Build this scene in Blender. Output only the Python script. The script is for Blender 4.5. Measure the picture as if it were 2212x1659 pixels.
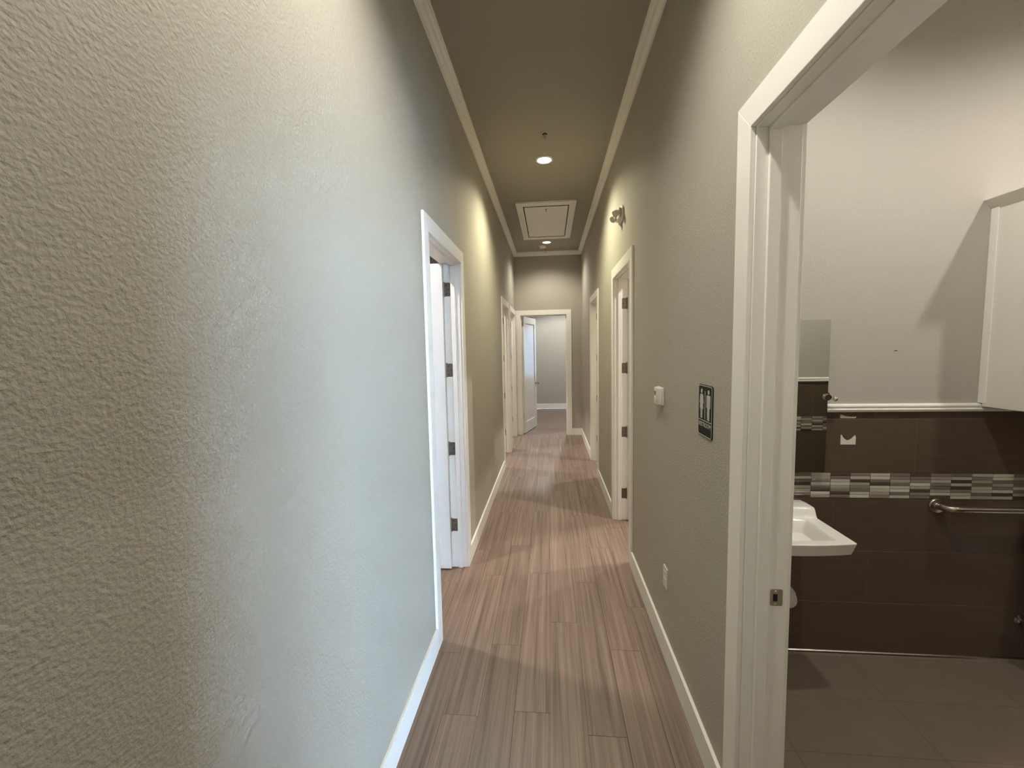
import bpy, bmesh, math, random
from mathutils import Vector, Matrix
random.seed(7)
for o in list(bpy.data.objects): bpy.data.objects.remove(o)
S = bpy.context.scene
C = S.collection
PI = math.pi

# ------------------------------------------------------------------ camera
CAM_F, CAM_YAW, CAM_PITCH, CAM_ROLL, CAM_H = 905.1576, 0.0905676, 0.0831872, -0.0197142, 1.70
cy, sy, cp, sp = math.cos(CAM_YAW), math.sin(CAM_YAW), math.cos(CAM_PITCH), math.sin(CAM_PITCH)
fw = Vector((-sy*cp, cy*cp, -sp)); r0 = Vector((cy, sy, 0)); u0 = r0.cross(fw)
rt = math.cos(CAM_ROLL)*r0 + math.sin(CAM_ROLL)*u0
up = -math.sin(CAM_ROLL)*r0 + math.cos(CAM_ROLL)*u0
cam = bpy.data.cameras.new('camera'); cam.sensor_width = 36.0; cam.sensor_fit = 'HORIZONTAL'
cam.lens = CAM_F/2212*36.0; cam.clip_start = 0.02
co = bpy.data.objects.new('camera', cam); C.objects.link(co)
co.matrix_world = Matrix(((rt.x, up.x, -fw.x, 0), (rt.y, up.y, -fw.y, 0), (rt.z, up.z, -fw.z, CAM_H), (0, 0, 0, 1)))
S.camera = co

# ------------------------------------------------------------------ world, exposure
w = bpy.data.worlds.new('sky'); S.world = w; w.use_nodes = True
bg = w.node_tree.nodes['Background']
bg.inputs[0].default_value = (0.51, 0.70, 0.96, 1); bg.inputs[1].default_value = 146.0
S.view_settings.view_transform = 'Standard'; S.view_settings.look = 'None'
S.view_settings.gamma = 1.0; S.view_settings.use_curve_mapping = False
S.view_settings.exposure = 0.42
def portal(name, loc, rot, sx, sz):          # guides the sky's light through a window, gives none itself
    l = bpy.data.lights.new(name, 'AREA'); l.shape = 'RECTANGLE'; l.size = sx; l.size_y = sz
    l.cycles.is_portal = True
    o = bpy.data.objects.new(name, l); C.objects.link(o); o.location = loc; o.rotation_euler = rot
    return o
portal('window_portal', (2.80, -3.72, 1.0), (PI/2, 0, PI), 1.4, 1.8)
portal('window_portal', (1.70, 11.90, 1.6), (-PI/2, 0, 0), 1.2, 1.5)

WARM0 = (1.0, 0.96, 0.85); WARM = (1.0, 0.93, 0.67); NEUT = (1.0, 0.93, 0.80); RESTC = (1.0, 0.965, 0.90); ROSE = (1.0, 0.89, 0.82)
P_HALL_NEAR, P_HALL, P_HALL_FAR, P_REST, P_ROOM, P_END = 78.0, 104.0, 50.0, 56.0, 140.0, 230.0

# ------------------------------------------------------------------ materials
def srgb(r, g, b):
    f = lambda c: (c/255/12.92) if c/255 <= .04045 else ((c/255+.055)/1.055)**2.4
    return (f(r), f(g), f(b), 1)
class NT:
    def __init__(s, m): s.t = m.node_tree; s.n = s.t.nodes; s.l = s.t.links
    def add(s, typ, **k):
        n = s.n.new(typ)
        for a, b in k.items(): setattr(n, a, b)
        return n
    def link(s, a, b): s.l.new(a, b)
def mat(name, col, rough=.5, metal=0., spec=.5, bump=None, mottle=None, coat=0.):
    m = bpy.data.materials.new(name); m.use_nodes = True; t = NT(m); b = t.n['Principled BSDF']
    b.inputs['Base Color'].default_value = col; b.inputs['Roughness'].default_value = rough
    b.inputs['Metallic'].default_value = metal; b.inputs['Specular IOR Level'].default_value = spec
    b.inputs['Coat Weight'].default_value = coat
    tc = t.add('ShaderNodeTexCoord')
    if mottle:                                  # (scale, amount) gentle paint variation
        n = t.add('ShaderNodeTexNoise'); n.inputs['Scale'].default_value = mottle[0]; n.inputs['Detail'].default_value = 4
        t.link(tc.outputs['Object'], n.inputs['Vector'])
        mx = t.add('ShaderNodeMix', data_type='RGBA'); a = mottle[1]
        mx.inputs['A'].default_value = tuple(c*(1-a) for c in col[:3])+(1,)
        mx.inputs['B'].default_value = tuple(min(1, c*(1+a)) for c in col[:3])+(1,)
        t.link(n.outputs['Fac'], mx.inputs['Factor']); t.link(mx.outputs['Result'], b.inputs['Base Color'])
    if bump:                                    # (scale, distance, strength)
        n = t.add('ShaderNodeTexNoise'); n.inputs['Scale'].default_value = bump[0]
        n.inputs['Detail'].default_value = 3; n.inputs['Roughness'].default_value = .5
        t.link(tc.outputs['Object'], n.inputs['Vector'])
        bp = t.add('ShaderNodeBump'); bp.inputs['Distance'].default_value = bump[1]; bp.inputs['Strength'].default_value = bump[2]
        t.link(n.outputs['Fac'], bp.inputs['Height']); t.link(bp.outputs['Normal'], b.inputs['Normal'])
    return m
def emit(name, col, strength):
    m = bpy.data.materials.new(name); m.use_nodes = True; b = m.node_tree.nodes['Principled BSDF']
    b.inputs['Base Color'].default_value = (.8, .8, .8, 1)
    b.inputs['Emission Color'].default_value = tuple(col)+(1,); b.inputs['Emission Strength'].default_value = strength
    return m
WALLC = srgb(180, 175, 162)
M = {}
def wallmat(name, col, scale=120, dist=.0032, st=.75):
    m = mat(name, col, .62, spec=.3, bump=(scale, dist, st), mottle=(1.1, .02)); return m
M['wall'] = wallmat('greige_orange_peel_paint', WALLC)
M['rwall'] = wallmat('restroom_paint', srgb(184, 178, 167), 80, .002, .4)
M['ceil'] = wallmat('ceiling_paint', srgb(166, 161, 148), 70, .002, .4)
M['trim'] = mat('white_semi_gloss', srgb(246, 244, 237), .36, spec=.5, mottle=(2, .012))
M['door'] = mat('white_door_enamel', srgb(238, 235, 228), .22, spec=.5, mottle=(2, .012))
M['nickel'] = mat('satin_nickel', srgb(160, 150, 132), .32, metal=1., bump=(200, .0002, .2))
M['bronze'] = mat('dark_nickel_hinge', srgb(130, 123, 110), .45, metal=1., bump=(200, .0002, .2))
M['steel'] = mat('brushed_stainless', srgb(190, 182, 170), .25, metal=1., bump=(150, .0002, .2))
M['chrome'] = mat('chrome', srgb(215, 212, 206), .08, metal=1., mottle=(3, .03))
M['porc'] = mat('white_porcelain', srgb(238, 235, 226), .12, spec=.5, mottle=(3, .01), coat=.3)
M['plastic'] = mat('white_plastic', srgb(228, 224, 212), .35, mottle=(6, .015))
M['plastic2'] = mat('cool_white_plastic', srgb(226, 224, 220), .35, mottle=(6, .015))
M['greyplastic'] = mat('grey_lcd', srgb(96, 98, 88), .2, mottle=(20, .05))
M['black'] = mat('black_sign_plastic', srgb(9, 9, 10), .5, spec=.25, mottle=(60, .1))
M['signw'] = mat('raised_white_lettering', srgb(196, 196, 192), .4, mottle=(30, .02))
M['dark'] = mat('dark_recess', srgb(22, 20, 17), .7, mottle=(30, .1))
M['grout'] = mat('brown_grout', srgb(116, 100, 84), .85, bump=(300, .0005, .3))
M['mgrout'] = mat('mosaic_grout', srgb(74, 62, 50), .85, bump=(300, .0005, .3))
M['paper'] = mat('torn_backing_paper', srgb(222, 214, 200), .8, bump=(120, .002, .6), mottle=(60, .08))
M['sub'] = mat('subfloor', srgb(66, 54, 44), .8, mottle=(4, .1))
M['roomfloor'] = mat('room_floor_vinyl', srgb(146, 123, 105), .45, mottle=(6, .08))
M['cab'] = mat('cabinet_white_paint', srgb(236, 233, 223), .4, bump=(90, .0006, .3))
def tilemat(name, ca, cb, rough):
    m = mat(name, ca, rough, spec=.5); t = NT(m); b = t.n['Principled BSDF']
    tc = t.n['Texture Coordinate']; oi = t.add('ShaderNodeObjectInfo')
    mp = t.add('ShaderNodeMapping'); mp.inputs['Scale'].default_value = (3, 3, 14); t.link(tc.outputs['Object'], mp.inputs['Vector'])
    ad = t.add('ShaderNodeVectorMath', operation='ADD'); t.link(mp.outputs['Vector'], ad.inputs[0])
    mu = t.add('ShaderNodeVectorMath', operation='SCALE'); t.link(oi.outputs['Location'], mu.inputs[0]); mu.inputs['Scale'].default_value = 5.3
    t.link(mu.outputs['Vector'], ad.inputs[1])
    n = t.add('ShaderNodeTexNoise'); n.inputs['Scale'].default_value = 3.; n.inputs['Detail'].default_value = 5; t.link(ad.outputs['Vector'], n.inputs['Vector'])
    mx = t.add('ShaderNodeMix', data_type='RGBA'); mx.inputs['A'].default_value = ca; mx.inputs['B'].default_value = cb
    t.link(n.outputs['Fac'], mx.inputs['Factor']); t.link(mx.outputs['Result'], b.inputs['Base Color'])
    return m
M['tile'] = tilemat('dark_brown_wall_tile', srgb(84, 70, 60), srgb(100, 84, 72), .30)
M['ftile'] = tilemat('brown_floor_tile', srgb(110, 97, 85), srgb(124, 110, 97), .38)
MOS = [mat('mosaic_%s' % n, c, r, mottle=(40, .06), coat=k) for n, c, r, k in [
    ('pale', srgb(186, 181, 168), .3, 0), ('sand', srgb(168, 160, 146), .3, 0), ('taupe', srgb(140, 131, 119), .25, .2),
    ('mid', srgb(122, 113, 103), .3, 0), ('walnut', srgb(88, 77, 66), .15, .4), ('cream', srgb(204, 200, 186), .25, .2)]]
def plankmat():
    m = bpy.data.materials.new('vinyl_wood_plank'); m.use_nodes = True; t = NT(m); b = t.n['Principled BSDF']
    b.inputs['Roughness'].default_value = .42; b.inputs['Specular IOR Level'].default_value = .4
    tc = t.add('ShaderNodeTexCoord'); oi = t.add('ShaderNodeObjectInfo')
    off = t.add('ShaderNodeVectorMath', operation='SCALE'); t.link(oi.outputs['Location'], off.inputs[0]); off.inputs['Scale'].default_value = 3.7
    ad = t.add('ShaderNodeVectorMath', operation='ADD'); t.link(tc.outputs['Object'], ad.inputs[0]); t.link(off.outputs['Vector'], ad.inputs[1])
    def streak(sx, sy_, det, dist):
        mp = t.add('ShaderNodeMapping'); mp.inputs['Scale'].default_value = (sx, sy_, 1); t.link(ad.outputs['Vector'], mp.inputs['Vector'])
        n = t.add('ShaderNodeTexNoise'); n.inputs['Scale'].default_value = 1; n.inputs['Detail'].default_value = det
        n.inputs['Roughness'].default_value = .55; n.inputs['Distortion'].default_value = dist
        t.link(mp.outputs['Vector'], n.inputs['Vector']); return n.outputs['Fac']
    a = streak(34, .8, 3, .3); c = streak(120, 1.6, 4, .2)
    mixf = t.add('ShaderNodeMath', operation='MULTIPLY_ADD'); t.link(c, mixf.inputs[0]); mixf.inputs[1].default_value = .45
    sc = t.add('ShaderNodeMath', operation='MULTIPLY'); t.link(a, sc.inputs[0]); sc.inputs[1].default_value = .62; t.link(sc.outputs[0], mixf.inputs[2])
    rp = t.add('ShaderNodeValToRGB'); e = rp.color_ramp.elements
    e[0].position = .34; e[0].color = srgb(98, 82, 72); e[1].position = .74; e[1].color = srgb(158, 138, 125)
    k = rp.color_ramp.elements.new(.52); k.color = srgb(130, 111, 99)
    t.link(mixf.outputs[0], rp.inputs['Fac'])
    hs = t.add('ShaderNodeHueSaturation'); mr = t.add('ShaderNodeMapRange'); t.link(oi.outputs['Random'], mr.inputs['Value'])
    mr.inputs['To Min'].default_value = .93; mr.inputs['To Max'].default_value = 1.06
    t.link(mr.outputs['Result'], hs.inputs['Value']); t.link(rp.outputs['Color'], hs.inputs['Color']); t.link(hs.outputs['Color'], b.inputs['Base Color'])
    bp = t.add('ShaderNodeBump'); bp.inputs['Distance'].default_value = .0004; bp.inputs['Strength'].default_value = .3
    t.link(c, bp.inputs['Height']); t.link(bp.outputs['Normal'], b.inputs['Normal'])
    return m
M['plank'] = plankmat()
def glassmat(name, col=(.95, .98, .97, 1)):
    m = bpy.data.materials.new(name); m.use_nodes = True; t = NT(m); t.n.remove(t.n['Principled BSDF'])
    tr = t.add('ShaderNodeBsdfTransparent'); tr.inputs[0].default_value = col
    gl = t.add('ShaderNodeBsdfGlossy'); gl.inputs['Roughness'].default_value = .02
    fr = t.add('ShaderNodeFresnel'); fr.inputs[0].default_value = 1.45; mx = t.add('ShaderNodeMixShader')
    t.link(fr.outputs[0], mx.inputs[0]); t.link(tr.outputs[0], mx.inputs[1]); t.link(gl.outputs[0], mx.inputs[2])
    t.link(mx.outputs[0], t.n['Material Output'].inputs[0]); return m
M['glass'] = glassmat('window_glass'); M['dim_pane'] = glassmat('sky_dimming_pane', (.11, .12, .125, 1))  # second pane darkened to dim the sky through the end room window
M['mirror'] = mat('silvered_mirror', (.78, .83, .76, 1), .01, metal=1., mottle=(2, .005))
M['lens_w'] = emit('warm_lens', (1., .93, .72), 14.)
M['lens_n'] = emit('white_lens', (1., .95, .88), 14.)

# ------------------------------------------------------------------ geometry helpers
def box(bm, x0, x1, y0, y1, z0, z1):
    v = [bm.verts.new((x, y, z)) for z in (z0, z1) for y in (y0, y1) for x in (x0, x1)]
    for q in ((0, 2, 3, 1), (4, 5, 7, 6), (0, 1, 5, 4), (2, 6, 7, 3), (0, 4, 6, 2), (1, 3, 7, 5)): bm.faces.new([v[i] for i in q])
def prism(bm, pts, d0, d1, axis='y'):
    """extrude a closed 2D outline; axis y: pts=(x,z); x: pts=(y,z); z: pts=(x,y)"""
    f = {'y': lambda p, d: (p[0], d, p[1]), 'x': lambda p, d: (d, p[0], p[1]), 'z': lambda p, d: (p[0], p[1], d)}[axis]
    a = [bm.verts.new(f(p, d0)) for p in pts]; b = [bm.verts.new(f(p, d1)) for p in pts]; n = len(pts)
    bm.faces.new(a); bm.faces.new(b[::-1])
    for i in range(n): bm.faces.new((a[i], b[i], b[(i+1) % n], a[(i+1) % n]))
def rrect(x0, x1, z0, z1, r, n=6):
    out = []
    for cx_, cz_, a0 in ((x1-r, z1-r, 0), (x0+r, z1-r, PI/2), (x0+r, z0+r, PI), (x1-r, z0+r, 1.5*PI)):
        for k in range(n+1): a = a0+k*PI/2/n; out.append((cx_+r*math.cos(a), cz_+r*math.sin(a)))
    return out
def lathe(bm, prof, seg=32, mtx=None):
    rings = []
    for r, z in prof:
        if r < 1e-6: rings.append([bm.verts.new((0, 0, z))])
        else: rings.append([bm.verts.new((r*math.cos(2*PI*k/seg), r*math.sin(2*PI*k/seg), z)) for k in range(seg)])
    new = [v for q in rings for v in q]
    for a, b in zip(rings, rings[1:]):
        for k in range(seg):
            p = [a[k % len(a)], a[(k+1) % len(a)], b[(k+1) % len(b)], b[k % len(b)]]
            q = []
            for v_ in p:
                if v_ not in q: q.append(v_)
            if len(q) > 2: bm.faces.new(q)
    if mtx is not None:
        for v_ in new: v_.co = mtx @ v_.co
def tube(bm, pts, rad, seg=14, caps=True):
    pts = [Vector(p) for p in pts]; n = len(pts); rad = rad if isinstance(rad, (list, tuple)) else [rad]*n
    rings = []; prev = None
    for i, p in enumerate(pts):
        t = (pts[min(i+1, n-1)]-pts[max(i-1, 0)]).normalized()
        if prev is None: a = t.orthogonal().normalized()
        else: a = (prev-t*prev.dot(t)).normalized()
        prev = a; b = t.cross(a)
        rings.append([bm.verts.new(p+rad[i]*(math.cos(2*PI*k/seg)*a+math.sin(2*PI*k/seg)*b)) for k in range(seg)])
    for A, B in zip(rings, rings[1:]):
        for k in range(seg): bm.faces.new((A[k], A[(k+1) % seg], B[(k+1) % seg], B[k]))
    if caps: bm.faces.new(rings[0][::-1]); bm.faces.new(rings[-1])
def new(): return bmesh.new()
def finish(bm, name, bevel=0., seg=2, smooth=False):
    bmesh.ops.recalc_face_normals(bm, faces=bm.faces)
    if bevel: bmesh.ops.bevel(bm, geom=[e for e in bm.edges if len(e.link_faces) == 2 and e.calc_face_angle(0) > .5], offset=bevel, segments=seg, profile=.5, affect='EDGES', clamp_overlap=True)
    me = bpy.data.meshes.new(name); bm.to_mesh(me); bm.free()
    if smooth:
        me.polygons.foreach_set('use_smooth', [True]*len(me.polygons)); me.update()
        try: me.set_sharp_from_angle(angle=math.radians(40))
        except Exception: pass
    return me
def obj(name, bm, m, parent=None, bevel=0., seg=2, smooth=False, loc=None):
    me = finish(bm, name, bevel, seg, smooth) if not isinstance(bm, bpy.types.Mesh) else bm
    if m is not None and not me.materials: me.materials.append(M[m] if isinstance(m, str) else m)
    o = bpy.data.objects.new(name, me); C.objects.link(o)
    if parent is not None: o.parent = parent
    if loc: o.location = loc
    return o
def tag(o, label, cat, group=None, kind=None):
    o['label'] = label; o['category'] = cat
    if group: o['group'] = group
    if kind: o['kind'] = kind
    return o
def thing(name, label, cat, loc=(0, 0, 0), rotz=0., group=None, kind=None):
    o = bpy.data.objects.new(name, None); o.empty_display_size = .1; C.objects.link(o)
    o.location = loc; o.rotation_euler = (0, 0, rotz); return tag(o, label, cat, group, kind)
def part(name, m, parent, *boxes, **k):
    bm = new()
    for b in boxes: box(bm, *b)
    return obj(name, bm, m, parent, **k)

# ------------------------------------------------------------------ dimensions (metres)
XL, XR, T, ZC, YE = -.660, .617, .13, 3.53, 8.169
XLB, XRB = XL-T, XR+T
YSR = .28                                  # the right wall ends here, the lobby opens behind the viewer
YS = -.50                                  # added wall behind the camera, its opening shapes the daylight
CW, HO = .09, 2.343                        # casing width, door opening height
BX = 2.62                                  # pipe chase on the wall facing the mirror
RYB, RYF, RXR = 2.327, .40, 3.10           # restroom back, front and right wall faces
OPEN_L = [(2.29, 3.12), (5.894, 6.76), (7.046, 8.046)]
OPEN_R = [(.47, 1.36), (3.26, 4.094), (5.45, 6.28)]
OPEN_E = (-.555, .333)
RV = .015                                  # jamb board behind the opening edge

# ------------------------------------------------------------------ shell
def wall_along(name, label, axis, f0, f1, a0, a1, openings, m='wall', top=ZC, hh=HO):
    bm = new(); cuts = sorted(openings); p = a0
    def seg(u0, u1, z0, z1):
        if u1-u0 < 1e-4: return
        if axis == 'y': box(bm, f0, f1, u0, u1, z0, z1)
        else: box(bm, u0, u1, f0, f1, z0, z1)
    for o_ in cuts:
        c0, c1 = o_[0]-RV, o_[1]+RV; zb = o_[2] if len(o_) > 2 else 0; zt = o_[3] if len(o_) > 3 else hh+RV
        seg(p, c0, 0, top); seg(c0, c1, zt, top)
        if zb > 0: seg(c0, c1, 0, zb)
        p = c1
    seg(p, a1, 0, top)
    return tag(obj(name, bm, m), label, 'wall', kind='structure')
wall_along('wall_left', 'long greige textured wall on the left side of the hallway', 'y', XLB, XL, YS, YE, OPEN_L)
wall_along('wall_right', 'long greige wall with the restroom sign and thermostat', 'y', XR, XRB, YSR, YE, OPEN_R)
wall_along('wall_end', 'greige wall at the far end of the hallway above the white door frame', 'x', YE, YE+T, -4.2, 4.2, [OPEN_E])
wall_along('wall_daylight_screen', 'unseen greige wall behind the viewer, added to shape the daylight from the lobby', 'x', YS-T, YS, -4.2, 4.2, [(.405, 1.25, 0, 1.96)])  # pier and low header added to keep daylight off near and upper wall
# outer shell of the rooms around the hallway
def plain(name, label, *b, m='wall'): return tag(part(name, m, None, *b), label, 'wall', kind='structure')
plain('wall_outer_left', 'outer wall of the rooms left of the hallway', (-4.33, -4.2, YS, YE, 0, ZC))
plain('wall_outer_right', 'outer wall of the rooms right of the hallway', (4.2, 4.33, YS, YE, 0, ZC))
plain('wall_partition_left', 'partition between the first and second left rooms', (-4.2, XLB, 4.8, 4.92, 0, ZC))
plain('wall_partition_closet', 'partition between the second and third left rooms', (-4.2, XLB, 6.84, 6.94, 0, ZC))
plain('wall_partition_right', 'partition between the two right hand rooms', (XRB, 4.2, 5.15, 5.27, 0, ZC))
plain('wall_side_end_left', 'left side wall of the end room', (-3.1, -2.97, YE+T, 11.8, 0, ZC))
plain('wall_side_end_right', 'right side wall of the end room', (3.6, 3.73, YE+T, 11.8, 0, ZC))
wall_along('wall_end_room', 'pale grey wall seen through the doorway at the end of the hallway', 'x', 11.8, 11.93, -3.1, 3.73, [(1.1, 2.3, .85, 2.35)])
plain('wall_lobby_left', 'left wall of the lobby behind the viewer', (-3.13, -3.0, -3.6, YS-T, 0, ZC))
plain('wall_lobby_right', 'right wall of the lobby behind the viewer', (4.2, 4.33, -3.73, YS, 0, ZC))
wall_along('wall_lobby_front', 'glazed front wall of the lobby behind the viewer', 'x', -3.73, -3.6, -3.13, 4.33, [(2.1, 3.5, .1, 1.9)])
# restroom walls
wall_along('wall_restroom_right', 'right wall of the restroom', 'y', RXR, RXR+T, RYF-.1, RYB+.13, [], m='rwall')
plain('wall_restroom_front', 'restroom wall facing the mirror with a tiled wainscot', (XR, 4.2, RYF-.12, RYF, 0, ZC), (BX, RXR, RYF, RYF+.15, 0, ZC), m='rwall')
WRB = plain('wall_restroom_back', 'restroom back wall with dark tile below and greige paint above', (XRB, RXR, RYB+.004, RYB+.13, 0, 1.338), (XRB, RXR, RYB, RYB+.13, 1.338, ZC), m='rwall')
part('nail_hole', 'dark', WRB, (1.764, 1.780, RYB-.0012, RYB+.001, 1.6515, 1.6545))
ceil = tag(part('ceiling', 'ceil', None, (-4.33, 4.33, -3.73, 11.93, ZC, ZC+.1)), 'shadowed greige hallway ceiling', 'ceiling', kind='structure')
tag(part('floor_base', 'roomfloor', None, (-4.33, 4.33, -3.73, 11.93, -.12, -.008)), 'floor of the surrounding rooms', 'floor', kind='structure')

# hallway floor: one object per vinyl plank
FL = thing('floor', 'brown wood look vinyl plank floor of the hallway', 'floor', kind='structure')
PW, PL_, X0P = .168, 1.22, -.017
pcache = {}
def plank_mesh(L):
    k = round(L, 3)
    if k not in pcache:
        bm = new(); box(bm, -PW/2+.0005, PW/2-.0005, -L/2+.0006, L/2-.0006, -.0075, 0)
        me = finish(bm, 'plank', bevel=.0007, seg=1); me.materials.append(M['plank']); pcache[k] = me
    return pcache[k]
ends = {-4: 1.79+.4, -3: 1.793, -2: 2.27, -1: 3.05, 0: 2.49, 1: 1.73, 2: 2.268, 3: 2.673, -5: 2.9, 4: 1.95, 5: 2.6, 6: 2.2}
def run(parent, c_along0, c_along1, centre, joint, along='y'):
    j = joint-math.ceil((joint-c_along0)/PL_)*PL_
    while j < c_along1-.01:
        a, b = max(j, c_along0), min(j+PL_, c_along1); j += PL_
        if b-a < .03: continue
        o = bpy.data.objects.new('plank', plank_mesh(b-a)); C.objects.link(o); o.parent = parent
        if along == 'y': o.location = (centre, (a+b)/2, 0)
        else: o.location = ((a+b)/2, centre, 0); o.rotation_euler = (0, 0, PI/2)
for k in range(-6, 6):
    xc = X0P+PW*(k+.5); y0 = -.5 if -4 <= k <= 3 else 2.0
    if k >= 4: y0 = 2.46
    run(FL, y0, 8.24, xc, ends.get(k, 2.1+.37*k % 1.2), 'y')
FE = thing('floor_end_room', 'vinyl planks laid crosswise in the room past the end doorway', 'floor', kind='structure')
for k in range(21):
    run(FE, -1.6, 2.6, 8.24+PW*(k+.5), [-.3, .55, .1, .8, -.05, .4][k % 6], 'x')

# ------------------------------------------------------------------ baseboards, crown
def boards(name, label, *bs):
    e = thing(name, label, 'baseboard', kind='structure')
    for b in bs: part('board', 'trim', e, b, bevel=.0022, seg=2)
BH, BT = .13, .015
def along_y(x0, x1, spans): return [(x0, x1, a, b, .0005, BH) for a, b in spans]
boards('baseboard_left', 'white baseboard along the left hallway wall', *along_y(XL, XL+BT, [(YS, 2.2), (3.21, 5.804), (6.85, 6.956)]))
boards('baseboard_right', 'white baseboard along the right hallway wall', *along_y(XR-BT, XR, [(1.45, 3.17), (4.184, 5.36), (6.37, YE)]))
boards('baseboard_end', 'short white baseboard right of the end doorway', (.423, XR-BT-.0005, YE-BT, YE, .0005, BH))
boards('baseboard_end_room', 'white baseboard seen through the end doorway', (-2.97, 3.6, 11.785, 11.8, .0005, .14))
CP = [(0, -.076), (.010, -.076), (.014, -.064), (.030, -.050), (.038, -.034), (.050, -.022), (.053, -.012), (.060, -.012), (.060, 0), (0, 0)]
def crown(name, label, p0, p1, inward, m0, m1):
    """p0->p1 along the wall face, inward = unit vector into the hall, m0/m1 = mitre sign at each end"""
    bm = new(); d = (Vector(p1)-Vector(p0)).normalized(); A = []; B = []
    for o_, z in CP:
        A.append(bm.verts.new(Vector(p0)+Vector(inward)*o_+d*o_*m0+Vector((0, 0, ZC+z))))
        B.append(bm.verts.new(Vector(p1)+Vector(inward)*o_-d*o_*m1+Vector((0, 0, ZC+z))))
    n = len(A); bm.faces.new(A); bm.faces.new(B[::-1])
    for i in range(n): bm.faces.new((A[i], B[i], B[(i+1) % n], A[(i+1) % n]))
    tag(obj(name, bm, 'trim'), label, 'crown moulding', kind='structure')
crown('trim_1', 'white crown moulding along the left side of the ceiling', (XL, YS, 0), (XL, YE, 0), (1, 0, 0), 0, 1)
crown('trim_2', 'white crown moulding along the right side of the ceiling', (XR, YSR, 0), (XR, YE, 0), (-1, 0, 0), 0, 1)
crown('trim_3', 'short white crown moulding across the far end of the hallway', (XL, YE, 0), (XR, YE, 0), (0, -1, 0), 1, 1)

# ------------------------------------------------------------------ doors
def make_door(name, label, loc, rotz, wd, hs, angle, leaf=True, strike=False, lever='knob', z_h=(2.151, 1.55, .947, .343)):
    d = thing(name, label, 'door', loc, rotz, kind='structure'); h = wd/2; ct = BT
    for y0, y1 in ((-ct, 0), (T, T+ct)):                                    # casing on both faces, mitred
        for s in (-1, 1):
            bm = new(); prism(bm, [(s*h, 0.0005), (s*(h+CW), 0.0005), (s*(h+CW), HO+CW), (s*h, HO)], y0, y1); obj('casing', bm, 'trim', d, bevel=.0018, seg=2)
        bm = new(); prism(bm, [(-h, HO), (h, HO), (h+CW, HO+CW), (-h-CW, HO+CW)], y0, y1); obj('casing', bm, 'trim', d, bevel=.0018, seg=2)
    i = h-.006
    for s in (-1, 1):
        a, b = sorted((s*i, s*(h+RV))); part('jamb', 'trim', d, (a, b, .0003, T-.0003, .0005, HO-.006), bevel=.0012, seg=1)
        a, b = sorted((s*(i-.012), s*i)); part('door_stop', 'trim', d, (a, b, .034, .068, .0005, HO-.018), bevel=.002, seg=2)
    part('jamb', 'trim', d, (-h-RV, h+RV, .0003, T-.0003, HO-.006, HO+RV), bevel=.0012, seg=1)
    part('door_stop', 'trim', d, (-i, i, .034, .068, HO-.018, HO-.006), bevel=.002, seg=2)
    if strike:
        s = -hs; xf = s*i
        bm = new(); pts = rrect(.080, .118, .860, .916, .006); prism(bm, pts, xf-s*.0018, xf, 'x'); sp_ = obj('strike_plate', bm, 'nickel', d, bevel=.0005, seg=1)
        part('latch_hole', 'dark', sp_, (*sorted((xf-s*.0022, xf-s*.001)), .088, .102, .876, .900))
        for z in (.867, .909):
            bm = new(); lathe(bm, [(0, 0), (.0035, 0), (.003, .0009), (0, .0009)], 12, Matrix.Translation((xf-s*.0018, .096, z)) @ Matrix.Rotation(-s*PI/2, 4, 'Y')); obj('screw', bm, 'steel', sp_)
    if not leaf: return d
    px, py = hs*i, .116
    for z in z_h:                                                            # hinges: leaf on the jamb and knuckle
        bm = new(); pts = rrect(.070, .113, z-.05, z+.05, .007); prism(bm, pts, px-hs*.0022, px, 'x')
        hg = obj('hinge', bm, 'bronze', d, bevel=.0005, seg=1)
        bm = new(); tube(bm, [(px-hs*.004, py, z-.054), (px-hs*.004, py, z-.05), (px-hs*.004, py, z+.05), (px-hs*.004, py, z+.056)], [.004, .0065, .0065, .004], 12); obj('knuckle', bm, 'bronze', hg, smooth=True)
        for dz in (-.033, .0, .033):
            bm = new(); lathe(bm, [(0, .0008), (.0032, .0005), (.004, 0)], 10, Matrix.Translation((px-hs*.0022, .09+(.010 if dz else -.008), z+dz)) @ Matrix.Rotation(-hs*PI/2, 4, 'Y')); obj('screw', bm, 'dark', hg)
    W_ = 2*i-.006; z0, z1 = .012, HO-.010; st, rl, br = .115, .125, .22
    sx = -hs
    X = lambda q: sx*q
    def bx(q0, q1, y0, y1, za, zb): a, b = sorted((X(q0), X(q1))); return (a, b, y0, y1, za, zb)
    lf = part('door_leaf', 'door', d, bx(.003, .003+st, -.049, -.005, z0, z1), bx(W_-st, W_, -.049, -.005, z0, z1),
              bx(.003+st, W_-st, -.049, -.005, z1-rl, z1), bx(.003+st, W_-st, -.049, -.005, z0, z0+br), loc=(px, py, 0))
    lf.rotation_euler = (0, 0, -hs*math.radians(angle))
    part('panel', 'door', lf, bx(.003+st-.004, W_-st+.004, -.038, -.016, z0+br-.004, z1-rl+.004))
    q = W_-.065; zk = .96
    for yy, sg in ((-.049, -1), (-.005, 1)):
        mt = Matrix.Translation((X(q), yy, zk)) @ Matrix.Rotation(-sg*PI/2, 4, 'X')
        bm = new(); lathe(bm, [(.033, 0), (.033, .006), (.028, .010), (.012, .012), (.011, .030), (.012, .036), (.026, .044), (.029, .055), (.026, .066), (.012, .072), (0, .073)], 24, mt); obj('knob', bm, 'steel', lf, smooth=True)
    return d
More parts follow.
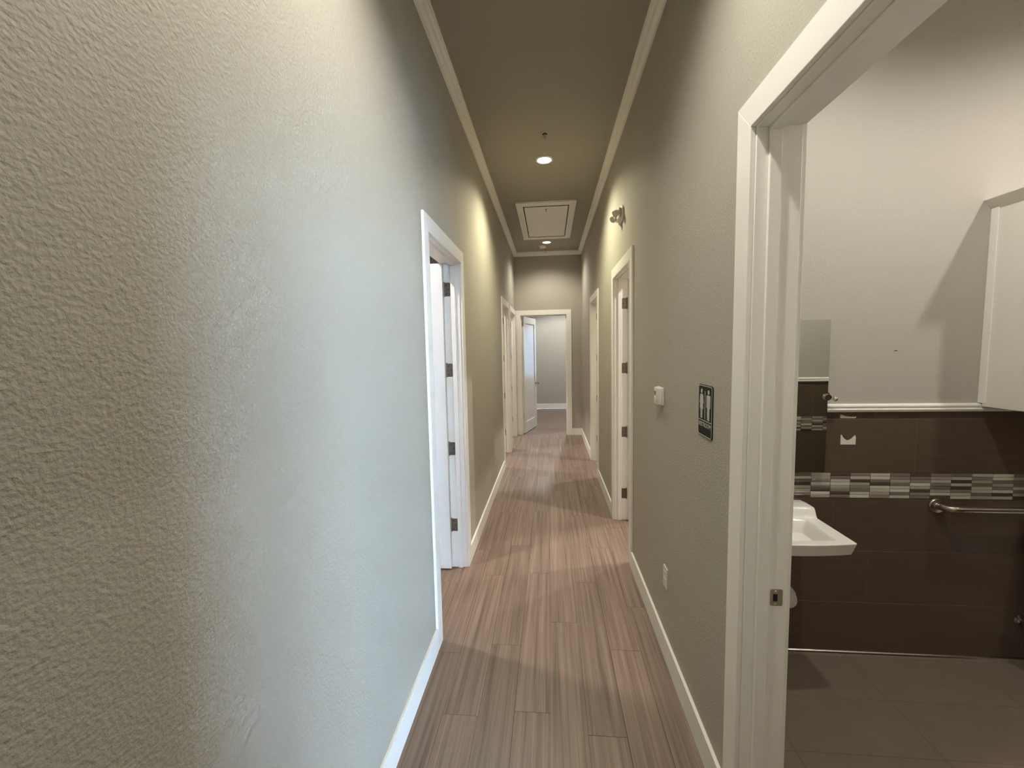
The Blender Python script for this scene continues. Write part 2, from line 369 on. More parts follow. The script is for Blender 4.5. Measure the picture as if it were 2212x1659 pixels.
def ydoor(side, o_, *a, **k):
    c = (o_[0]+o_[1])/2; wd = o_[1]-o_[0]
    if side == 'R': return make_door(a[0], a[1], (XR, c, 0), -PI/2, wd, *a[2:], **k)
    return make_door(a[0], a[1], (XL, c, 0), PI/2, wd, *a[2:], **k)
ydoor('L', OPEN_L[0], 'door_1', 'nearest white door frame on the left wall with an open white door', 1, 90)
ydoor('R', OPEN_R[0], 'door_2', 'large white restroom door frame at the right edge of the photo', 1, 90, strike=True)
ydoor('R', OPEN_R[1], 'door_3', 'white door frame on the right wall just past the thermostat', -1, 118, z_h=(2.109, 1.498, .88, .269))
ydoor('R', OPEN_R[2], 'door_4', 'narrow looking white door frame farthest along the right wall', -1, 95)
ydoor('L', OPEN_L[1], 'door_5', 'white door frame on the left wall, second from the viewer', 1, 95)
ydoor('L', OPEN_L[2], 'door_6', 'white door frame on the left wall beside the end doorway', 1, 100)
make_door('door_7', 'white framed doorway at the hallway end with a half open panel door', ((OPEN_E[0]+OPEN_E[1])/2, YE, 0), 0, OPEN_E[1]-OPEN_E[0], -1, 76, z_h=(2.161, 1.552, .936, .33))

# ------------------------------------------------------------------ windows
def window(name, label, x0, x1, y, z0, z1, mull, gm='glass'):
    e = thing(name, label, 'window', ((x0+x1)/2, y, z0), kind='structure'); h = (x1-x0)/2+RV; H = z1-z0; f = .05
    part('window_frame', 'trim', e, (-h, -h+f, -.04, .04, 0, H), (h-f, h, -.04, .04, 0, H), (-h+f, h-f, -.04, .04, 0, f), (-h+f, h-f, -.04, .04, H-f, H), *[(m-.02, m+.02, -.03, .03, f, H-f) for m in mull])
    part('pane', gm, e, (-h+f-.005, h-f+.005, -.003, .003, f-.005, H-f+.005))
window('window_1', 'unseen lobby window behind the viewer, placed for blue daylight on the left wall', 2.1, 3.5, -3.66, .1, 1.9, (0,))  # unseen, placed and sized to throw blue daylight on the left wall
window('window_2', 'white framed window in the end room', 1.1, 2.3, 11.86, .85, 2.35, (0,), 'dim_pane')

# ------------------------------------------------------------------ recessed lights
def downlight(loc, label, col, power, lens, cone=144, r=.0875, group=None, blend=.8):
    e = thing('recessed_light', label, 'ceiling light', loc, group=group)
    bm = new(); lathe(bm, [(r, 0), (r, -.004), (r-.006, -.009), (r-.014, -.010), (r-.022, -.006), (r-.024, -.002), (r-.024, 0)], 40); obj('trim_ring', bm, 'plastic', e, smooth=True)
    bm = new(); lathe(bm, [(r-.024, -.0015), (r-.04, -.006), (r-.06, -.009), (0, -.010)], 40); obj('lens', bm, lens, e, smooth=True)
    l = bpy.data.lights.new('lamp', 'SPOT'); l.energy = power; l.color = col; l.spot_size = math.radians(cone); l.spot_blend = blend; l.shadow_soft_size = .045
    lo = bpy.data.objects.new('lamp', l); C.objects.link(lo); lo.parent = e; lo.location = (0, 0, -.06)
    return e
G = 'recessed ceiling lights along the hallway'
downlight((-.028, 1.07, ZC), 'round recessed ceiling light above the restroom door', WARM0, P_HALL_NEAR, 'lens_w', group=G)
downlight((-.028, 4.26, ZC), 'glowing round recessed ceiling light between sprinkler and attic hatch', WARM, P_HALL, 'lens_w', group=G)
downlight((-.026, 7.45, ZC), 'small glowing recessed light past the attic hatch', NEUT, P_HALL_FAR, 'lens_n', group=G)
G2 = 'recessed ceiling lights in the restroom'
downlight((1.207, 1.34, ZC), 'recessed restroom ceiling light above the sink', RESTC, P_REST, 'lens_n', cone=152, group=G2, blend=.7)
downlight((2.63, 1.36, ZC), 'recessed restroom ceiling light in front of the cabinet', RESTC, P_REST, 'lens_n', cone=152, group=G2, blend=.7)
G3 = 'recessed ceiling lights in the side rooms'
for n_, (x, y) in {'first left room near its door': (-1.45, 2.56), 'first right room near its door': (1.6, 3.55), 'first right room away from its door': (2.6, 4.75),
                   'second left room': (-1.7, 6.2), 'second right room': (1.7, 6.0), 'third left room': (-1.6, 7.6), 'end room': (.5, 10.0)}.items():  # end room lamp is added, unseen, to brighten that room
    downlight((x, y, ZC), 'unseen recessed ceiling light in the '+n_, ROSE if n_ != 'end room' else (.97, .98, 1.0), P_ROOM if n_ != 'end room' else P_END, 'lens_n', cone=140, group=G3, blend=.3)

# ------------------------------------------------------------------ sprinklers, smoke detector, hatch, emergency light
def sprinkler(loc, label):
    e = thing('fire_sprinkler', label, 'sprinkler', loc, group='ceiling sprinklers')
    bm = new(); lathe(bm, [(.036, 0), (.036, -.002), (.031, -.007), (.022, -.006), (.019, -.001), (.019, 0)], 32); obj('escutcheon', bm, 'steel', e, smooth=True)
    bm = new(); lathe(bm, [(.019, -.0012), (0, -.0012)], 24); obj('cup', bm, 'dark', e)
    bm = new(); lathe(bm, [(.008, -.001), (.008, -.010), (.005, -.014), (0, -.014)], 16)
    for s in (-1, 1): tube(bm, [(s*.007, 0, -.008), (s*.012, 0, -.018), (s*.010, 0, -.028), (0, 0, -.036)], .0022, 8)
    obj('frame_arms', bm, 'nickel', e, smooth=True)
    bm = new(); lathe(bm, [(0, -.036), (.004, -.036), (.004, -.041), (.014, -.042), (.014, -.0435), (0, -.0435)], 18); obj('deflector', bm, 'nickel', e)
sprinkler((-.018, 3.757, ZC), 'small chrome sprinkler head in front of the nearest visible ceiling light')
sprinkler((-.047, 8.03, ZC), 'tiny dark sprinkler head by the far crown moulding')
e = thing('smoke_detector', 'white round smoke detector beside the far ceiling light', 'smoke detector', (-.105, 7.70, ZC))
bm = new(); lathe(bm, [(.072, 0), (.072, -.012), (.066, -.016), (.060, -.016)], 36); lathe(bm, [(.060, -.016), (.058, -.034), (.050, -.042), (.020, -.046), (0, -.046)], 36); obj('housing', bm, 'plastic2', e, smooth=True)
bm = new(); lathe(bm, [(.013, -.045), (.013, -.051), (.010, -.053), (0, -.053)], 20); obj('test_button', bm, 'plastic2', e, smooth=True)

e = thing('attic_hatch', 'white framed attic access hatch in the ceiling', 'hatch', (0, 0, 0))
hx0, hx1, hy0, hy1, ix0, ix1, iy0, iy1 = -.405, .360, 5.41, 7.17, -.318, .272, 5.535, 7.045
zt, zb = ZC, ZC-.02
for pts in ([(hx0, hy0), (hx1, hy0), (ix1, iy0), (ix0, iy0)], [(hx0, hy1), (ix0, iy1), (ix1, iy1), (hx1, hy1)], [(hx0, hy0), (ix0, iy0), (ix0, iy1), (hx0, hy1)], [(hx1, hy0), (hx1, hy1), (ix1, iy1), (ix1, iy0)]):
    bm = new(); prism(bm, pts, zb, zt, 'z'); obj('frame_board', bm, 'trim', e, bevel=.0015, seg=1)
part('gap_shade', 'dark', e, (ix0, ix1, iy0, iy1, ZC-.002, ZC))  # dark sheet above the panel, stands in for shade in the gap
hp = part('hatch_panel', 'trim', e, (ix0+.012, ix1-.012, iy0+.052, iy1-.030, ZC-.013, ZC-.009), bevel=.0008, seg=1)
bm = new(); tube(bm, [(-.022, 5.68, ZC-.013), (-.022, 5.68, ZC-.030), (-.022, 5.69, ZC-.040), (-.022, 5.705, ZC-.040), (-.022, 5.712, ZC-.032)], .0035, 8)
box(bm, -.036, -.008, 5.676, 5.684, ZC-.016, ZC-.013); obj('pull_hook', bm, 'bronze', hp)

e = thing('emergency_light', 'white two headed emergency light high on the right wall', 'emergency light', (XR, 3.68, 2.80))
bm = new(); prism(bm, [(-.115, -.040), (-.085, -.060), (.085, -.060), (.115, -.040), (.105, .035), (.06, .064), (-.06, .064), (-.105, .035)], -.018, 0, 'x')
prism(bm, [(-.085, -.040), (.085, -.040), (.075, .040), (-.075, .040)], -.040, -.018, 'x'); obj('housing', bm, 'plastic', e, bevel=.006, seg=2, smooth=True)
for s in (-1, 1):
    c_ = Vector((-.058, s*.066-.005, -.002 if s < 0 else -.010)); ax = Vector((-.55, -.35, -.55)).normalized()
    mt = Matrix.Translation(c_) @ Vector((0, 0, 1)).rotation_difference(ax).to_matrix().to_4x4()
    bm = new(); lathe(bm, [(0, -.022), (.015, -.021), (.022, -.012), (.026, .008), (.029, .018), (.027, .020), (.024, .015)], 24, mt); hd = obj('lamp_head', bm, 'plastic', e, smooth=True)
    bm = new(); lathe(bm, [(.025, .014), (.011, .018), (0, .019)], 24, mt); obj('lamp_glass', bm, 'plastic2', hd, smooth=True)
    bm = new(); tube(bm, [(-.036, c_.y, c_.z+.004), (-.056, c_.y, c_.z+.002)], .011, 14); obj('swivel', bm, 'plastic', hd)

# ------------------------------------------------------------------ wall fittings
e = thing('thermostat', 'small white thermostat on the right wall left of the restroom sign', 'thermostat', (XR, 2.385, 1.425))
part('back_plate', 'plastic', e, (-.008, 0, -.058, .058, -.049, .049), bevel=.003)
bm = new(); prism(bm, [(-.055, -.008), (.055, -.008), (.055, -.022), (.030, -.031), (-.030, -.031), (-.055, -.022)], -.046, .046, 'z')
for v_ in bm.verts: v_.co = (v_.co.y, v_.co.x, v_.co.z)
cv = obj('cover', bm, 'plastic', e, bevel=.004, seg=3, smooth=True)
part('display', 'greyplastic', cv, (-.0318, -.030, -.006, .030, .004, .026))
part('button', 'plastic2', cv, (-.0345, -.030, .004, .022, -.018, -.006), bevel=.001)
part('button', 'plastic2', cv, (-.0345, -.030, .004, .022, -.034, -.022), bevel=.001)

e = thing('restroom_sign', 'black unisex restroom sign with white figures beside the restroom door', 'sign', (XR, 1.714, 1.4385), -PI/2)
# local: x runs to the viewer's right, -y faces the hallway
sw, sh = .0755, .1045
bm = new(); prism(bm, rrect(-sw, sw, -sh, sh, .014), -.004, 0); obj('sign_plate', bm, 'black', e, bevel=.0008, seg=1)
def flat(name, outlines, th=.0008, m='signw'):
    bm = new()
    for p in outlines: prism(bm, p, -.004-th, -.0039)
    return obj(name, bm, m, e)
bm = new(); o1 = rrect(-sw+.003, sw-.003, -sh+.003, sh-.003, .012); o2 = rrect(-sw+.0058, sw-.0058, -sh+.0058, sh-.0058, .0095)
n = len(o1)
for i in range(n):
    j = (i+1) % n; q = [o1[i], o1[j], o2[j], o2[i]]
    f_ = [bm.verts.new((p[0], -.0048, p[1])) for p in q]; b_ = [bm.verts.new((p[0], -.0039, p[1])) for p in q]
    bm.faces.new(f_); bm.faces.new((f_[0], b_[0], b_[1], f_[1])); bm.faces.new((f_[2], b_[2], b_[3], f_[3]))
obj('border', bm, 'signw', e)
def disc(cx_, cz_, r, k=20): return [(cx_+r*math.cos(2*PI*i/k), cz_+r*math.sin(2*PI*i/k)) for i in range(k)]
wx, mx_ = -.037, .036
flat('woman_figure', [disc(wx, .078, .0090), [(wx-.012, .066), (wx+.012, .066), (wx+.0165, .058), (wx+.0225, .030), (wx+.0180, .028), (wx+.0125, .050), (wx+.0185, .006), (wx-.0185, .006), (wx-.0125, .050), (wx-.0180, .028), (wx-.0225, .030), (wx-.0165, .058)],
      [(wx-.0095, .006), (wx-.0020, .006), (wx-.0020, -.032), (wx-.0095, -.032)], [(wx+.0020, .006), (wx+.0095, .006), (wx+.0095, -.032), (wx+.0020, -.032)]])
flat('man_figure', [disc(mx_, .078, .0090), [(mx_-.016, .066), (mx_+.016, .066), (mx_+.0205, .060), (mx_+.0205, .016), (mx_+.0150, .016), (mx_+.0150, .050), (mx_+.0120, .050), (mx_+.0120, .010), (mx_-.0120, .010), (mx_-.0120, .050), (mx_-.0150, .050), (mx_-.0150, .016), (mx_-.0205, .016), (mx_-.0205, .060)],
      [(mx_-.0120, .010), (mx_-.0016, .010), (mx_-.0016, -.033), (mx_-.0105, -.033)], [(mx_+.0016, .010), (mx_+.0120, .010), (mx_+.0105, -.033), (mx_+.0016, -.033)]])
flat('divider_bar', [[(-.0022, .080), (.0022, .080), (.0022, -.033), (-.0022, -.033)], [(-sw+.0055, -.038), (sw-.0055, -.038), (sw-.0055, -.0408), (-sw+.0055, -.0408)]])
cu = bpy.data.curves.new('lettering', 'FONT'); cu.body = 'RESTROOM'; cu.size = .0245; cu.align_x = 'CENTER'; cu.extrude = .0004
to = bpy.data.objects.new('lettering_curve', cu); C.objects.link(to)
dg = bpy.context.evaluated_depsgraph_get(); me = bpy.data.meshes.new_from_object(to.evaluated_get(dg)); bpy.data.objects.remove(to)
me.name = 'lettering'; xs = [v_.co.x for v_ in me.vertices]; k = .126/(max(xs)-min(xs))
for v_ in me.vertices: v_.co = (v_.co.x*k, -.0043-v_.co.z, -.0645+v_.co.y*1.05)
obj('lettering', me, 'signw', e)

e = thing('wall_outlet', 'white duplex outlet low on the right wall below the thermostat', 'outlet', (XR, 2.25, .447), -PI/2)
bm = new(); prism(bm, rrect(-.036, .036, -.058, .058, .004, 3), -.006, 0); obj('cover_plate', bm, 'plastic', e, bevel=.002, seg=2)
for z in (.020, -.020):
    bm = new(); prism(bm, rrect(-.0165, .0165, z-.0135, z+.0135, .006, 4), -.0078, -.005); r_ = obj('receptacle', bm, 'plastic2', e)
    part('slot', 'dark', r_, (-.0075, -.005, -.0081, -.007, z-.004, z+.006)); part('slot', 'dark', r_, (.005, .0075, -.0081, -.007, z-.004, z+.006))
bm = new(); lathe(bm, [(0, .0012), (.003, .0008), (.0035, 0)], 10, Matrix.Translation((0, -.006, 0)) @ Matrix.Rotation(PI/2, 4, 'X')); obj('screw', bm, 'steel', e)

# ------------------------------------------------------------------ restroom finishes
RF = thing('floor_restroom', 'brown tile floor of the restroom', 'floor', kind='structure')
part('grout_bed', 'grout', RF, (.66, RXR, RYF, RYB, -.0075, -.0016))
bm = new(); box(bm, -.289, .289, -.144, .144, -.0075, 0); ftm = finish(bm, 'tile', bevel=.0009, seg=1); ftm.materials.append(M['ftile'])
def cut_tile(name, x0, x1, y0, y1, z0, z1, m, parent, bev=.0009):
    bm = new(); cx_, cy_, cz_ = (x0+x1)/2, (y0+y1)/2, (z0+z1)/2
    box(bm, x0-cx_, x1-cx_, y0-cy_, y1-cy_, z0-cz_, z1-cz_); return obj(name, bm, m, parent, bevel=bev, seg=1, loc=(cx_, cy_, cz_))
g = .0011
for r_ in range(-5, 3):
    ya, yb = 1.717+.29*r_, 1.717+.29*(r_+1); ya_, yb_ = max(ya, RYF), min(yb, RYB-.006)
    if yb_-ya_ < .01: continue
    for c_ in range(-1, 5):
        xa, xb = 1.005+.58*c_, 1.005+.58*(c_+1); xa_, xb_ = max(xa, .662), min(xb, RXR)
        if xb_-xa_ < .01: continue
        cut_tile('tile', xa_+g, xb_-g, ya_+g, yb_-g, -.0075, 0, 'ftile', RF)
ROWS = [(0.0, .292, 1.894), (.292, .582, 1.695), (.582, .874, 1.507), (1.009, 1.300, 1.898), (1.300, 1.338, 1.693)]
MC, MR, MZ0 = .0985, .135/8, .874
mosaic_pat = ['214203423053', '513052310251', '320431204132', '405143520312', '031250134025', '142305412053', '254013250341', '413520345104']
def mosaic_mesh(k, w_, axis):
    bm = new(); d = .005; W2, H2 = w_/2-.0011, MR/2-.0010
    if axis == 'x': box(bm, -W2, W2, -d, 0, -H2, H2)
    else: box(bm, -d, 0, -W2, W2, -H2, H2)
    me = finish(bm, 'mosaic_tile', bevel=.0007, seg=1); me.materials.append(MOS[k]); return me
mm = {}
def wainscot(parent, a0, a1, face, axis, sgn):
    """tile rows on a wall face; axis x: wall runs along x at y=face, sgn = side the room is on"""
    th = .0095
    def bb(u0, u1, d0, d1, z0, z1):
        lo, hi = sorted((face+sgn*d0, face+sgn*d1))
        return (u0, u1, lo, hi, z0, z1) if axis == 'x' else (lo, hi, u0, u1, z0, z1)
    part('grout_bed', 'grout', parent, bb(a0, a1, -.004, -.0014, 0, .874), bb(a0, a1, -.004, -.0014, 1.009, 1.338))
    part('grout_bed', 'mgrout', parent, bb(a0, a1, -.004, -.0014, .874, 1.009))
    for z0, z1, j in ROWS:
        s_ = j-math.ceil((j-a0)/.578)*.578
        while s_ < a1:
            u0, u1 = max(s_, a0), min(s_+.578, a1); s_ += .578
            if u1-u0 > .012: cut_tile('tile', *bb(u0+g, u1-g, -.004, 0, z0+(.012 if z0 == 0 else g), z1-g), 'tile', parent)
    c0 = 1.287-math.floor((1.287-a0)/MC)*MC; k0 = -math.floor((1.287-a0)/MC); n = 0; u = c0
    while u < a1-.008:
        wt = min(MC, a1-u)
        for r_ in range(8):
            k = int(mosaic_pat[r_][(k0+n) % 12]) if (k0+n) < 12 else random.choice((0, 1, 2, 3, 3, 4, 5))
            key = (k, axis, round(wt, 3))
            if key not in mm: mm[key] = mosaic_mesh(k, wt, axis)
            o = bpy.data.objects.new('mosaic_tile', mm[key]); C.objects.link(o); o.parent = parent
            z = MZ0+.135-(r_+.5)*MR; uc = u+wt/2
            f_ = face+(.003 if sgn < 0 else .002) if axis == 'x' else face+(.003 if sgn < 0 else .002)
            o.location = (uc, f_, z) if axis == 'x' else (f_, uc, z)
        u += MC; n += 1
wainscot(WRB, XRB, RXR, RYB, 'x', -1)
WF = bpy.data.objects['wall_restroom_front']; wainscot(WF, 1.70, BX, RYF+.0055, 'x', 1); wainscot(WF, BX, RXR, RYF+.1555, 'x', 1); wainscot(WF, RYF, RYF+.15, BX-.0055, 'y', -1)
WR_ = bpy.data.objects['wall_restroom_right']; wainscot(WR_, RYF+.16, RYB, RXR-.0055, 'y', -1)
RP = [(0, 1.337), (.012, 1.337), (.015, 1.341), (.019, 1.345), (.020, 1.351), (.017, 1.356), (.0115, 1.3585), (.016, 1.361), (.0185, 1.366), (.0175, 1.372), (.013, 1.377), (.006, 1.380), (0, 1.380)]
def rail(name, label, a0, a1, face, axis, sgn):
    bm = new()
    if axis == 'x': prism(bm, [(face+sgn*d, z) for d, z in RP], a0, a1, 'x')
    else: prism(bm, [(face+sgn*d, z) for d, z in RP], a0, a1, 'y')
    tag(obj(name, bm, 'porc', smooth=True), label, 'chair rail', kind='structure')
rail('trim_4', 'white rounded chair rail capping the dark tile of the restroom', XRB, RXR, RYB, 'x', -1)
rail('trim_5', 'white chair rail on the restroom wall seen in the mirror', 1.70, BX, RYF, 'x', 1)
rail('trim_6', 'white chair rail on the right wall of the restroom', RYF+.15, RYB, RXR, 'y', -1)
rail('trim_9', 'white chair rail on the pipe chase of the restroom', BX, RXR, RYF+.15, 'x', 1)
rail('trim_7', 'short return of the chair rail at the restroom corner', RYF, RYF+.15, BX, 'y', -1)
bm = new(); prism(bm, [(RYB+.002, .001), (RYB-.010, .001), (RYB-.0085, .006), (RYB-.004, .0105), (RYB+.002, .012)], XRB, RXR, 'x')
tag(obj('trim_8', bm, 'steel', smooth=True), 'thin shiny metal strip where restroom floor meets tiled wall', 'edge trim', kind='structure')

# torn adhesive paper left on the tile
bm = new(); prism(bm, [(1.519, 1.3045), (1.594, 1.3035), (1.598, 1.3125), (1.585, 1.3105), (1.560, 1.312), (1.540, 1.3155), (1.526, 1.322), (1.519, 1.321)], RYB-.0012, RYB)
tag(obj('torn_paper', bm, 'paper'), 'thin torn strip of white paper on tile just under the chair rail', 'paper', group='torn paper on the restroom tile')
bm = new()
prism(bm, [(1.526, 1.163), (1.600, 1.163), (1.600, 1.180), (1.601, 1.200), (1.596, 1.213), (1.588, 1.206), (1.580, 1.196), (1.566, 1.187), (1.556, 1.186), (1.547, 1.192), (1.537, 1.202), (1.531, 1.215), (1.525, 1.216)], RYB-.0012, RYB)
tag(obj('torn_paper', bm, 'paper'), 'larger torn white paper scrap with a notched top on the brown tile', 'paper', group='torn paper on the restroom tile')

# ------------------------------------------------------------------ sink
e = thing('wall_sink', 'white rectangular wall hung sink partly hidden by the door frame', 'sink', (1.0685, RYB-.001, .0))
hw, yf, yb = .2685, -.427, 0.0
def front(x): return yf-.026*(1-(x/hw)**2)
def ss(a, b, x): t_ = max(0, min(1, (x-a)/(b-a))); return t_*t_*(3-2*t_)
def topz(x, y):
    z = .820+.045*ss(-.150, -.118, y)-.004*ss(-.06, 0, y)
    bx0, by0, by1 = hw-.062, front(x)+.040, -.165
    din = min(bx0-abs(x), y-by0, by1-y)
    if din > 0:
        fx = min((bx0-abs(x))/.07, 1); fy = min((y-by0)/.14, 1); fb = min((by1-y)/.05, 1)
        dep = min(1, (fx**-4+fy**-4+fb**-4)**-.25) if min(fx, fy, fb) > 1e-3 else 0
        z -= .120*ss(0, 1, dep)**.85
    return z
NX, NY = 72, 60; bm = new(); gv = []
for j in range(NY+1):
    row = []
    for i_ in range(NX+1):
        x = -hw+2*hw*i_/NX; y = front(x)+(yb-front(x))*j/NY; row.append(bm.verts.new((x, y, topz(x, y))))
    gv.append(row)
for j in range(NY):
    for i_ in range(NX): bm.faces.new((gv[j][i_], gv[j][i_+1], gv[j+1][i_+1], gv[j+1][i_]))
ring = gv[0]+[gv[j][NX] for j in range(1, NY+1)]+[gv[NY][i_] for i_ in range(NX-1, -1, -1)]+[gv[j][0] for j in range(NY-1, 0, -1)]
low = []
for v_ in ring:
    x, y, z = v_.co; low.append(bm.verts.new((x*.952, y*.965 if y < -.01 else y, .760 if y < -.12 else .760-.02*ss(-.12, 0, y))))
n = len(ring)
for i_ in range(n): bm.faces.new((ring[i_], low[i_], low[(i_+1) % n], ring[(i_+1) % n]))
bm.faces.new(low[::-1])
sk = obj('basin', bm, 'porc', e, smooth=True)
md = sk.modifiers.new('bevel', 'BEVEL'); md.width = .005; md.segments = 3; md.limit_method = 'ANGLE'; md.angle_limit = math.radians(45)
bm = new(); lathe(bm, [(.022, .0), (.022, .003), (.016, .002), (0, .001)], 20, Matrix.Translation((0, -.26, .7005))); obj('drain', bm, 'chrome', e, smooth=True)
# insulated drain: tailpiece, trap swung to the side, arm back to the wall
pts = [(.0, -.30, .762), (.0, -.30, .62), (.002, -.30, .56), (.010, -.299, .52), (.024, -.297, .492), (.042, -.29, .478), (.050, -.27, .482), (.046, -.24, .497), (.036, -.20, .515), (.03, -.14, .52), (.03, -.02, .52), (.03, -.001, .52)]
pts = [(x+.014, y, z) for x, y, z in pts]
bm = new(); tube(bm, pts, [.027, .027, .029, .036, .042, .044, .043, .040, .034, .028, .026, .026], 18); obj('insulated_drain_pipe', bm, 'plastic2', e, smooth=True)
fa = part('faucet', 'chrome', e, (-.045, .045, -.092, -.042, .858, .872), bevel=.008, seg=3, smooth=True)
bm = new(); tube(bm, [(0, -.065, .868), (0, -.066, .92), (0, -.078, .945), (0, -.11, .955), (0, -.17, .945), (0, -.178, .932)], [.017, .016, .015, .013, .011, .010], 16); obj('spout', bm, 'chrome', fa, smooth=True)
bm = new(); tube(bm, [(0, -.06, .94), (0, -.055, .962), (0, -.02, .985), (0, -.005, .99)], [.016, .014, .008, .007], 14); obj('lever', bm, 'chrome', fa, smooth=True)

# ------------------------------------------------------------------ mirror
e = thing('wall_mirror', 'frameless mirror above the sink reflecting the opposite tiled wall', 'mirror', (1.128, 2.285, 1.022))
part('mirror_glass', 'mirror', e, (-.30, .3005, 0, .005, 0, .798), bevel=.0012, seg=1)
for s in (-1, 1):
    X_ = s*.3005
    mt = Matrix.Translation((X_+s*.003, .0415, .412)) @ Matrix.Rotation(PI/2, 4, 'X')
    bm = new(); lathe(bm, [(0, 0), (.027, 0), (.027, .003), (.021, .007), (.010, .010), (.009, .034)], 24, mt); pb = obj('pivot_bracket', bm, 'steel', e, smooth=True)
    bm = new(); tube(bm, [(X_-s*.004, .008, .400), (X_+s*.012, -.004, .395), (X_+s*.022, -.008, .392)], [.010, .008, .008], 12)
    lathe(bm, [(0, -.014), (.0088, -.011), (.0138, -.0035), (.0138, .0035), (.0088, .011), (0, .014)], 18, Matrix.Translation((X_+s*.028, -.010, .391)))
    obj('finial', bm, 'chrome', pb, smooth=True)
    bm = new(); tube(bm, [(X_-s*.004, .010, .402), (X_-s*.006, -.012, .398)], .016, 16); obj('clamp', bm, 'steel', pb, smooth=True)

# ------------------------------------------------------------------ grab bar
e = thing('grab_bar', 'stainless grab bar mounted on dark tile below the mosaic band', 'grab bar', (2.012, RYB-.0005, .838))
L_ = .914; pth = [(0, -.004, 0), (0.001, -.028, .001), (.006, -.046, .003), (.018, -.062, .005), (.036, -.071, .007), (.06, -.074, .007)]
pth = pth+[(L_/2, -.074, .007)]+[(L_-x, y, z) for x, y, z in pth[::-1]]
bm = new(); tube(bm, pth, .0160, 18); obj('bar', bm, 'steel', e, smooth=True)
for x in (0, L_):
    bm = new(); lathe(bm, [(.040, 0), (.040, .004), (.036, .009), (.019, .011), (.0165, .014)], 32, Matrix.Translation((x, 0, 0)) @ Matrix.Rotation(PI/2, 4, 'X')); obj('flange', bm, 'steel', e, smooth=True)

# ------------------------------------------------------------------ wall cabinet
e = thing('wall_cabinet', 'white wall cabinet hung over the grab bar at the right edge', 'cabinet', (2.177, RYB, 1.366))
cw_, cd, ch = RXR-2.177, .287, .974
part('body', 'cab', e, (0, cw_-.001, -cd+.019, -.0205, 0, ch), (0.0, cw_-.001, -.0205, -.0003, .0155, ch))
part('scribe_strip', 'trim', e, (-.006, 0, -.038, -.0003, .0155, ch), bevel=.002, seg=2)
fr = part('face_frame', 'cab', e, (0, .04, -cd, -cd+.019, 0, ch), (cw_-.041, cw_-.001, -cd, -cd+.019, 0, ch), (.04, cw_-.041, -cd, -cd+.019, 0, .04), (.04, cw_-.041, -cd, -cd+.019, ch-.05, ch))
for x0, x1, kx in ((.028, cw_/2-.002, cw_/2-.035), (cw_/2+.002, cw_-.03, cw_/2+.035)):
    dr = part('cabinet_door', 'cab', e, (x0, x0+.06, -cd-.02, -cd-.0005, .02, ch-.03), (x1-.06, x1, -cd-.02, -cd-.0005, .02, ch-.03), (x0+.06, x1-.06, -cd-.02, -cd-.0005, .02, .08), (x0+.06, x1-.06, -cd-.02, -cd-.0005, ch-.09, ch-.03), (x0+.058, x1-.058, -cd-.012, -cd-.004, .078, ch-.088))
    bm = new(); lathe(bm, [(.006, 0), (.006, .012), (.014, .018), (.013, .026), (0, .029)], 18, Matrix.Translation((kx, -cd-.02, .12)) @ Matrix.Rotation(PI/2, 4, 'X')); obj('knob', bm, 'nickel', dr, smooth=True)
# crown cap sloping outwards on the left side and the front
bm = new(); z0_, z1_, ov = ch-.002, ch+.044, .040
v0 = [bm.verts.new(p) for p in [(-.002, -.0003, z0_), (-.002, -cd-.021, z0_), (cw_-.001, -cd-.021, z0_), (cw_-.001, -.0003, z0_)]]
v1 = [bm.verts.new(p) for p in [(-ov, -.0003, z1_-.004), (-ov, -cd-.06, z1_-.004), (cw_-.001, -cd-.06, z1_-.004), (cw_-.001, -.0003, z1_-.004)]]
v2 = [bm.verts.new((v_.co.x, v_.co.y, z1_)) for v_ in v1]
for A, B in ((v0, v1), (v1, v2)):
    for i_ in range(4): bm.faces.new((A[i_], A[(i_+1) % 4], B[(i_+1) % 4], B[i_]))
bm.faces.new(v0[::-1]); bm.faces.new(v2)
obj('crown_cap', bm, 'cab', e)

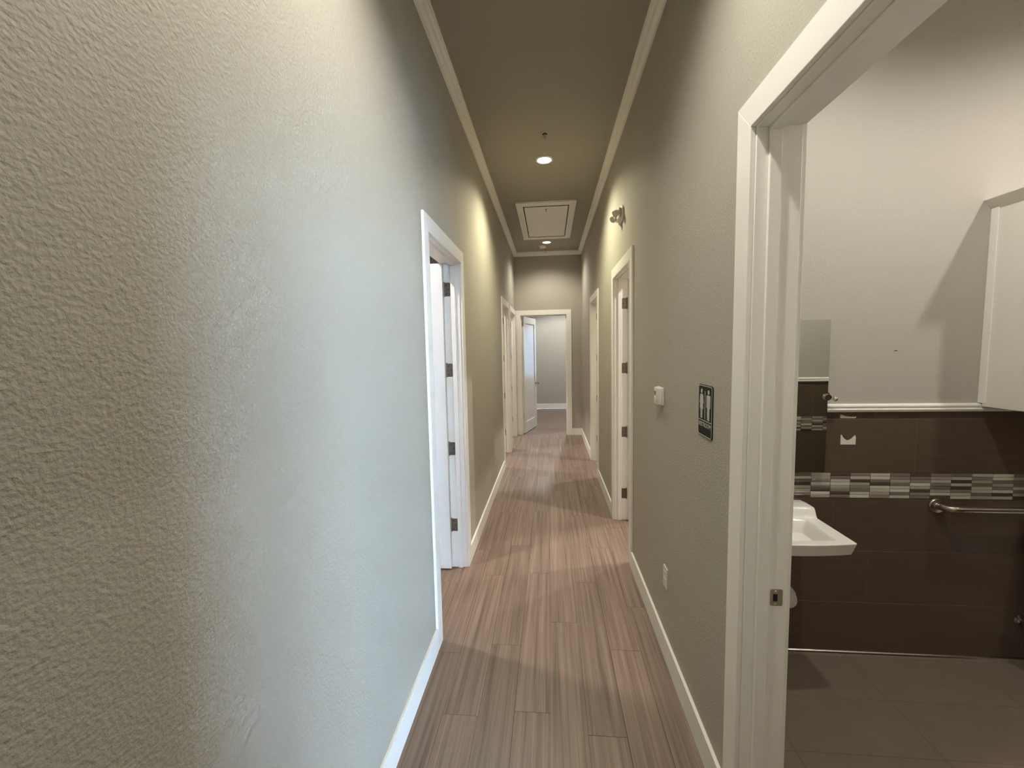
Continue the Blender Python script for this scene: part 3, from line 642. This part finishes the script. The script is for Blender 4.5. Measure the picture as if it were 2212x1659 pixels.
# ------------------------------------------------------------------ toilet and its supply valve (mostly past the right edge)
e = thing('toilet', 'white toilet just past the right edge of the photo', 'toilet', (2.66, RYB, 0))
part('tank', 'porc', e, (-.225, .225, -.205, -.02, .39, .735), bevel=.02, seg=4, smooth=True)
part('tank_lid', 'porc', e, (-.235, .235, -.215, -.015, .737, .770), bevel=.008, seg=3, smooth=True)
def loft(bm, secs, k=36):
    rings = [[bm.verts.new((rx*math.cos(2*PI*i/k), cy_+ry*math.sin(2*PI*i/k), z)) for i in range(k)] for cy_, rx, ry, z in secs]
    for A, B in zip(rings, rings[1:]):
        for i in range(k): bm.faces.new((A[i], A[(i+1) % k], B[(i+1) % k], B[i]))
    bm.faces.new(rings[0][::-1]); bm.faces.new(rings[-1])
bm = new(); loft(bm, [(-.36, .125, .25, .0005), (-.36, .115, .24, .02), (-.36, .10, .21, .15), (-.38, .13, .23, .27), (-.42, .18, .25, .36), (-.43, .187, .262, .395), (-.43, .14, .21, .394), (-.43, .11, .17, .30), (-.42, .05, .07, .22)]); obj('bowl', bm, 'porc', e, smooth=True)
part('rear_deck', 'porc', e, (-.17, .17, -.26, -.02, .30, .392), bevel=.02, seg=3, smooth=True)
bm = new(); loft(bm, [(-.435, .19, .245, .397), (-.435, .192, .247, .408), (-.435, .186, .24, .416)]); obj('seat_lid', bm, 'plastic2', e, smooth=True)
bm = new(); tube(bm, [(-.17, -.206, .69), (-.17, -.225, .69), (-.12, -.232, .685)], [.011, .009, .007], 12); obj('flush_lever', bm, 'chrome', e, smooth=True)
e = thing('supply_valve', 'chrome water supply valve low on tile at the right edge', 'valve', (2.448, RYB-.0005, .226))
bm = new(); lathe(bm, [(.026, 0), (.026, .003), (.016, .007), (.008, .009), (.008, .05), (.011, .05), (.011, .07), (0, .071)], 24, Matrix.Rotation(PI/2, 4, 'X')); obj('valve_body', bm, 'chrome', e, smooth=True)
bm = new(); loft(bm, [(0, .020, .011, 0), (0, .022, .012, .005), (0, .017, .009, .010)], 20); hme = finish(bm, 'valve_handle', smooth=True)
hdl = obj('valve_handle', hme, 'chrome', e); hdl.rotation_euler = (PI/2, 0, 0); hdl.location = (0, -.075, 0)
bm = new(); tube(bm, [(0, -.055, .008), (.002, -.056, .05), (.004, -.058, .10), (.008, -.062, .130), (.010, -.066, .142)], .006, 10); obj('supply_hose', bm, 'steel', e, smooth=True)
